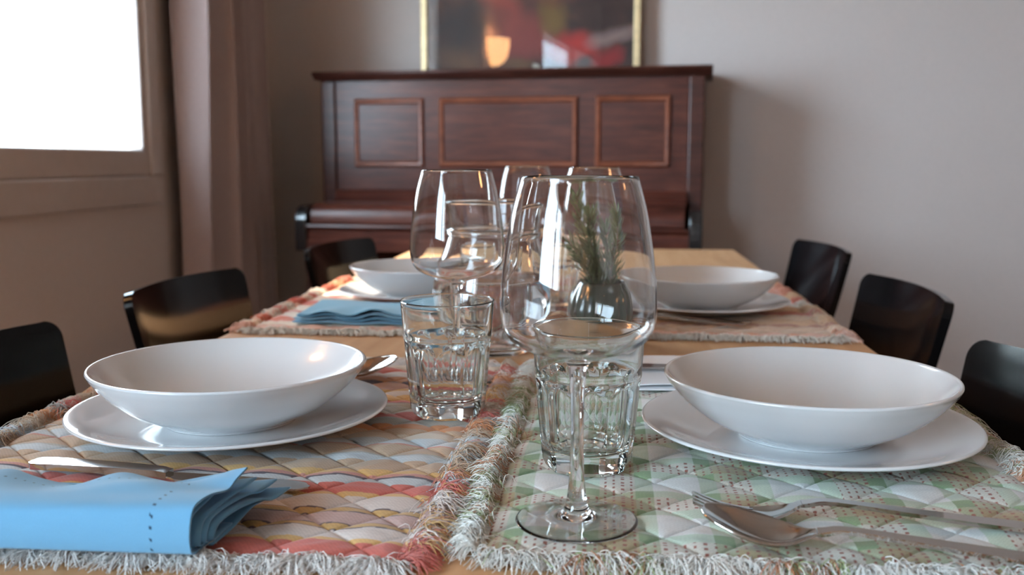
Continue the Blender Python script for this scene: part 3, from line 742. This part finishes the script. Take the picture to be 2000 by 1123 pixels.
for x, y, z, lab, rz in [(-.0135, .690, MT, 'faceted glass tumbler on the green checked mat, right behind the nearest wine glass', .1), (-.1385, .827, MT, 'faceted glass tumbler on the striped mat, right of the near left bowl', .25),
                     (-.077, 1.452, MT, 'faceted glass tumbler far back, between the jug and the rosemary pot', .2), (-.185, 1.41, MT, 'faceted glass tumbler hidden behind the glass jug', .3)]:
    o = link('tumbler', tm) if t0 is None else t0.copy()
    if t0 is None: t0 = o
    else: COL.objects.link(o)
    o.location = (x, y, z); o.rotation_euler = (0, 0, rz); tag(o, lab, 'tumbler', 'faceted tumblers')

# jug with water
jg = thing('glass_jug', 'wide clear glass jug holding water in the middle of the table', 'jug', (-.140, 1.145, TZ + .0005))
jo = smoothprof([(0, .003), (.030, .003), (.038, .0), (.046, .001), (.056, .012), (.065, .035), (.0685, .062), (.0670, .085), (.0610, .108), (.0535, .128), (.0500, .142), (.0500, .152), (.0515, .165), (.0540, .178)], 5)
ji = smoothprof([(.0510, .1775), (.0485, .165), (.0470, .152), (.0470, .142), (.0505, .128), (.0580, .108), (.0640, .085), (.0655, .062), (.0620, .036), (.0530, .016), (.040, .0085), (0, .0075)], 5)
link('jug_body', MB().lathe(jo + [(.0535, .1795), (.0525, .1800), (.0515, .1793)] + ji, 96).mesh('jug_body'), 'crystal', jg)
wt = smoothprof([(0, .0070), (.040, .0078), (.0534, .0155), (.0625, .0360), (.0660, .062), (.0646, .084), (.0632, .0890)], 5)
link('water', MB().lathe(wt + [(.0615, .0883), (.050, .0880), (0, .0880)], 96).mesh('water', True, 50), 'water', jg)
link('neck_ring', MB().lathe([(.0502, .1385), (.0530, .1400), (.0536, .1430), (.0530, .1460), (.0502, .1475), (.0498, .143), (.0502, .1385)], 64).mesh('neck_ring'), 'crystal', jg)

# ribbed pot with rosemary
pt_ = thing('rosemary_pot', 'ribbed dark green pot of rosemary standing mid-table', 'potted herb', (-.0035, 1.188, TZ + .001))
po = smoothprof([(0, .001), (.024, .0), (.033, .006), (.0425, .022), (.0462, .042), (.0435, .060), (.0375, .072), (.0335, .0785)], 6)
pi = smoothprof([(.0315, .0785), (.0350, .071), (.0405, .058), (.043, .042), (.0390, .022), (.030, .010), (0, .008)], 5)
npo = len(po)
def ribf(i, r, z, a): return r * (1 + (.075 * (abs(math.cos(8 * a)) ** .7 - .6) * math.sin(math.pi * min(1, z / .078)) if i < npo else 0))
link('pot', MB().lathe(po + [(.0327, .0796)] + pi, 160, ribf).mesh('pot'), 'green_pot', pt_)
link('soil', MB().lathe([(0, .066), (.035, .064), (.036, .055), (0, .05)], 32).mesh('soil'), 'soil', pt_)
rr = np.random.default_rng(11)
m_, nt_, b_ = nodes('rosemary_leaf'); at_ = N(nt_, 'ShaderNodeAttribute'); at_.attribute_name = 'Col'; nt_.links.new(at_.outputs['Color'], b_.inputs['Base Color']); b_.inputs['Roughness'].default_value = .5
M['rosemary'] = m_
M['bark'] = mat('rosemary_stem', (.16, .12, .07), .8, noise=80, var=.3)
def sprig(pts, n):
    pts = [np.array(p) for p in pts]; st = MB()
    pa = smoothprof3(pts, 8)
    st.tube(pa, list(np.linspace(.0014, .0006, len(pa))), 6)
    s = link('rosemary_stem', st.mesh('rosemary_stem'), 'bark', pt_)
    lv = MB(); pa = np.array(pa); T_ = np.gradient(pa, axis=0); T_ /= np.linalg.norm(T_, axis=1, keepdims=True)
    for k in range(int(n * 1.6)):
        f = rr.uniform(.12, 1); i = int(f * (len(pa) - 1)); p = pa[i]; t = T_[i]
        a = rr.uniform(0, 2 * math.pi); q = np.cross(t, [math.cos(a), math.sin(a), .2]); q /= np.linalg.norm(q) + 1e-9
        up = rr.uniform(.6, 1.3); d = q + t * up; d /= np.linalg.norm(d); L = rr.uniform(.016, .027) * (1.1 - .35 * f); wd = .0012
        sd = np.cross(d, t); sd /= np.linalg.norm(sd) + 1e-9; nm = np.cross(d, sd)
        bend = t * .2 * L
        P = [p, p + d * L * .35 + sd * wd, p + d * L * .35 - sd * wd, p + d * L * .75 + sd * wd * .9 + bend * .4, p + d * L * .75 - sd * wd * .9 + bend * .4, p + d * L + bend]
        P += [x + nm * .0007 for x in P[1:5]]
        c = np.array((.11, .15, .065)) * rr.uniform(.7, 1.5) + np.array((.03, .02, .0)) * rr.uniform(0, 1)
        lv.add(P, [(0, 2, 1), (1, 2, 4, 3), (3, 4, 5), (0, 6, 7), (6, 8, 9, 7), (8, 5, 9), (0, 1, 6), (1, 3, 8, 6), (3, 5, 8), (0, 7, 2), (2, 7, 9, 4), (4, 9, 5)], c)
    link('rosemary_leaves', lv.mesh('rosemary_leaves', False), 'rosemary', s)
def smoothprof3(P, n):
    out = []
    for i in range(len(P) - 1):
        p0 = P[max(i - 1, 0)]; p1 = P[i]; p2 = P[i + 1]; p3 = P[min(i + 2, len(P) - 1)]
        for k in range(n):
            t = k / n; out.append(.5 * ((2 * p1) + (-p0 + p2) * t + (2 * p0 - 5 * p1 + 4 * p2 - p3) * t * t + (-p0 + 3 * p1 - 3 * p2 + p3) * t ** 3))
    out.append(P[-1]); return out
sprig([(-.005, 0, .06), (-.012, .002, .10), (-.028, .004, .145), (-.036, 0, .186)], 95)
sprig([(.002, -.004, .06), (-.006, -.006, .095), (-.016, -.008, .13), (-.018, -.006, .165)], 85)
sprig([(.008, .004, .06), (.014, .006, .10), (.022, .004, .135), (.021, .0, .168)], 80)
sprig([(-.008, -.004, .06), (-.016, -.01, .085), (-.030, -.012, .110), (-.045, -.01, .128)], 60)
sprig([(.004, .008, .06), (.006, .012, .09), (.006, .010, .125), (.004, .012, .15)], 65)

# ------------------------------------------------------------------ cutlery (tip at the origin, handle along +x)
def sweep(st, nu=11, th=.0018):
    """st: list of (s, half width, centre height, cup depth)"""
    st = np.array(st); S = np.concatenate([np.linspace(st[i, 0], st[i + 1, 0], 7)[:-1] for i in range(len(st) - 1)] + [[st[-1, 0]]])
    ip = lambda c: np.array([catm(st[:, 0], st[:, c], s) for s in S])
    Wd, Zc, Cp = np.maximum(ip(1), .0002), ip(2), np.maximum(ip(3), 0)
    tt = np.linspace(-1, 1, nu); P = np.zeros((len(S), nu, 3))
    P[..., 0] = S[:, None]; P[..., 1] = Wd[:, None] * tt[None]; P[..., 2] = Zc[:, None] - Cp[:, None] * (1 - tt[None] ** 2)
    return P
def catm(x, y_, s):
    i = int(np.clip(np.searchsorted(x, s) - 1, 0, len(x) - 2)); h = x[i + 1] - x[i]; t = (s - x[i]) / h
    d = lambda j: (y_[j + 1] - y_[j - 1]) / (x[j + 1] - x[j - 1]) if 0 < j < len(x) - 1 else 0
    m0, m1 = d(i) * h, d(i + 1) * h
    return (2 * t ** 3 - 3 * t * t + 1) * y_[i] + (t ** 3 - 2 * t * t + t) * m0 + (-2 * t ** 3 + 3 * t * t) * y_[i + 1] + (t ** 3 - t * t) * m1
HN = [(.066, .0040, .0140, .0), (.078, .0033, .0160, .0), (.095, .0036, .0152, .0), (.13, .0048, .0118, .0), (.17, .0062, .0080, 0), (.190, .0066, .0066, .0), (.1955, .0050, .0064, 0), (.198, .0012, .0062, 0)]
def spoon(label, loc, rz, rx=0, ry=0):
    t = thing('spoon', label, 'spoon', loc, rz, 'steel spoons'); t.rotation_euler = (rx, ry, rz)
    h = sweep([(.0, .0004, .0240, .0), (.003, .0082, .0232, .0010), (.010, .0148, .0212, .0035), (.024, .0200, .0172, .0070), (.040, .0190, .0135, .0078), (.052, .0135, .0122, .0050), (.060, .0070, .0128, .0018), (.066, .0040, .0140, .0)], 17)
    link('spoon_bowl', MB().shell(h[:, ::-1], .0015).mesh('spoon_bowl'), 'steel', t)
    link('handle', MB().shell(sweep(HN)[:, ::-1], .0026).mesh('spoon_handle', True, 60), 'steel', t); return t
def fork(label, loc, rz, rx=0, ry=0):
    t = thing('fork', label, 'fork', loc, rz, 'steel forks'); t.rotation_euler = (rx, ry, rz)
    hd = sweep([(.036, .0112, .0060, .0012), (.046, .0115, .0068, .0016), (.056, .0080, .0095, .0010), (.062, .0048, .0122, .0), (.066, .0040, .0140, .0)], 13)
    mb = MB().shell(hd[:, ::-1], .0018)
    for yy in (-.0095, -.0032, .0032, .0095):
        P = sweep([(.0, .0006, .0150, 0), (.006, .0012, .0128, 0), (.018, .0016, .0085, 0), (.030, .0018, .0060, 0), (.038, .0022, .0056, 0)], 5); P[..., 1] += yy
        mb.shell(P[:, ::-1], .0018)
    link('fork_head', mb.mesh('fork_head', True, 60), 'steel', t)
    link('handle', MB().shell(sweep(HN)[:, ::-1], .0026).mesh('fork_handle', True, 60), 'steel', t); return t
def knife(label, loc, rz, zrot=0):
    t = thing('table_knife', label, 'knife', loc, rz, 'steel table knives')
    bl = sweep([(.0, .0015, .0022, 0), (.006, .0070, .0022, 0), (.02, .0095, .0022, 0), (.06, .0092, .0022, 0), (.095, .0075, .0024, 0), (.104, .0050, .0030, 0)], 7)
    link('blade', MB().shell(bl[:, ::-1], .0012).mesh('knife_blade', True, 60), 'steel', t)
    hd = sweep([(.104, .0050, .0040, 0), (.112, .0055, .0050, 0), (.15, .0068, .0052, 0), (.19, .0078, .0048, 0), (.208, .0078, .0042, 0), (.2125, .0050, .0040, 0), (.214, .0012, .0038, 0)], 9)
    link('handle', MB().shell(hd[:, ::-1], .0046).mesh('knife_handle', True, 60), 'steel', t); return t
spoon('steel spoon nearest the viewer, lying on the green checked mat', (.0545, .5535, MT - .0035), math.atan2(-.020, .19), R(3), 0)
fork('steel fork behind the near spoon on the green checked mat', (.054, .5950, MT - .0035), math.atan2(-.008, .19), 0, 0)
fork('steel fork poking out behind the near left bowl', (-.236, .985, MT - .0035), math.pi + .06)
spoon('steel spoon poking out behind the near left bowl, tip to the right', (-.212, .962, MT - .003), math.pi + .06, R(-10))
knife('steel knife with its handle in the light, half under the blue napkin near the viewer', (-.1975, .6145, MT + .0005), math.pi - math.atan2(.026, .212))
spoon('steel spoon in front of the far right plate', (-.015, 1.300, MT - .0035), .02)
fork('steel fork beside the spoon in front of the far right plate', (-.005, 1.325, MT - .0035), .0)

# ------------------------------------------------------------------ napkins
BLUE = np.array((.16, .39, .60))
def layer(mb, x0, x1, sec, col, nx=170, ns=90, wav=None, shear=None, stitch=None, th=.0011):
    """sec(x) -> list of (y,z) control points; sheet swept along x"""
    P = np.zeros((nx, ns, 3)); C = np.zeros((nx, ns, 3))
    for i in range(nx):
        a = i / (nx - 1); x = x0 + (x1 - x0) * a
        pts = smoothprof([(p[0], p[1]) for p in sec(x, a)], 10); pts = np.array(pts)
        d = np.concatenate([[0], np.cumsum(np.linalg.norm(np.diff(pts, axis=0), axis=1))]); q = np.linspace(0, d[-1], ns)
        yy = np.interp(q, d, pts[:, 0]); zz = np.interp(q, d, pts[:, 1])
        sh = shear(q / d[-1]) if shear else 0
        P[i, :, 0] = x + sh * a; P[i, :, 1] = yy; P[i, :, 2] = zz
        C[i] = col
        if stitch: 
            m = stitch(P[i, :, 0], d[-1] - q, a, x); C[i][m] = np.array((.02, .05, .09))
    mb.shell(P, th, C)
def near_napkin():
    mb = MB(); X0, X1 = -.46, -.2335
    def wave(x, k=1.0): return .0048 * k * math.sin(x * 78 + 1.0) + .0012 * math.sin(x * 171)
    def s0(x, a):
        p = np.clip((a - .72) / .28, 0, 1) ** 1.6                      # corner lifting towards the right end
        yb = .600 - .018 * (1 - p) + 0 * a; zb = .0125 + wave(x) * (1 - p) + .0200 * p
        yb = .600 * (1 - p) + .572 * p if False else .598 - .022 * p
        mid = .022 + .006 * a + .0025 * math.sin(x * 60)
        fl = .519 - .010 * (1 - a) * 0
        yf = .5055 + .0045 * a
        return [(yf + .030, .0015), (yf + .006, .0022), (yf + .0005, .0075), (yf + .0003, .018 + .003 * a), (yf + .005, .0245 + .005 * a), (yf + .022, .0262 + .004 * a), (yf + .042, mid + .001), (yb - .014, (zb + mid) / 2 + .0015 * math.sin(x * 95)), (yb, zb)]
    def st(X, dist, a, x):
        hem = (np.abs(dist - .033) < .0010) & ((X * 1000) % 6.2 < 1.3) & (a < .90)
        hem |= (np.abs(X - (X1 - .022) - 0) < .0009) & ((dist * 1000) % 6.5 < 1.7) & (dist > .052)
        return hem
    sh = lambda t: .0 + .0085 * np.clip((t - .32) / .68, 0, 1) ** 1.2
    layer(mb, X0, X1, s0, BLUE, 420, 150, shear=sh, stitch=st)
    for k, (dy, h, ye, ze, dx) in enumerate([(.004, .0225, .584, .0275, -.003), (.0075, .0190, .590, .0215, .001), (.0115, .0180, .604, .0160, .003), (.0145, .0150, .604, .0110, .006)]):
        def s(x, a, dy=dy, h=h, ye=ye, ze=ze):
            p = np.clip((a - .6) / .4, 0, 1); yf = .5075 + .0055 * a + dy
            zz = (.004 + .002 * (3 - k)) * (1 - p) + ze * p; hh = (.006 + .5 * h) * (1 - p) + h * p
            return [(yf + .028, .0022 + .0008 * k), (yf + .004, .0032 + .0006 * k), (yf, .0062), (yf + .0005, hh * .75), (yf + .005, hh), (yf + .022, hh + .0015 * p), (yf + .045, (hh + zz) / 2 + .001), (ye - .03 + .01, zz - .001 * p), (ye - .008 * (1 - p), zz)]
        layer(mb, X0, X1 + dx, s, BLUE * .97, 60, 60, shear=lambda t, k=k: (.002 + .006 * k) * np.clip((t - .25) / .75, 0, 1))
    # lowest leaf, reaching out to the right over the knife blade
    def s5(x, a):
        yf = .5075 + .0055 * a + .018
        return [(yf, .0012), (yf + .02, .0020 + .001 * a), (.575, .0050 + .003 * a), (.592, .0072), (.6045, .0085)]
    layer(mb, X0, X1 + .004, s5, BLUE * .95, 60, 40, shear=lambda t: .0120 * t)
    o = link('napkin', mb.mesh('napkin'), 'napkin', loc=(.006, -.015, MT + .0002)); return o
tag(near_napkin(), 'blue linen napkin with drawn-thread hem folded over the knife, nearest the viewer', 'napkin', 'folded napkins')
def flat_napkin(x0, x1, y0, y1, col, label, z, layers=4, wv=.003, rz=0):
    mb = MB(); cx, cy_ = (x0 + x1) / 2, (y0 + y1) / 2
    for k in range(layers):
        nx, ny = 90, 50; X, Y = np.meshgrid(np.linspace(x0, x1, nx) - cx, np.linspace(y0, y1, ny) - cy_, indexing='ij')
        edge = np.clip(1 - (Y + (y1 - y0) / 2) / .05, 0, 1)
        Z = .0015 + k * .0036 + wv * (k + 1) / layers * (np.sin(X * 95 + .5 * k) * edge + .5 * np.sin(X * 40 + Y * 33 + k)) + wv * (k + 1) / layers
        Y2 = Y + .003 * np.sin(X * 30 + k * 2) + .002 * k
        mb.shell(np.stack([X + .002 * k, Y2, np.maximum(Z, .0008 + .0012 * k)], -1), .0010, np.broadcast_to(np.asarray(col), (nx, ny, 3)))
    o = link('napkin', mb.mesh('napkin'), 'napkin', loc=(cx, cy_, z), rot=(0, 0, rz)); tag(o, label, 'napkin', 'folded napkins'); return o
flat_napkin(-.425, -.215, 1.268, 1.375, (.14, .34, .48), 'blue folded napkin on the orange mat at the far left', MT, 4, .0035, -.02)
flat_napkin(-.005, .225, .925, 1.065, (.72, .72, .74), 'white folded napkin behind the near right bowl', MT, 2, .0006, .0)
knife('steel knife lying on the white napkin behind the near right bowl', (.005, .990, MT + .0085), .01)
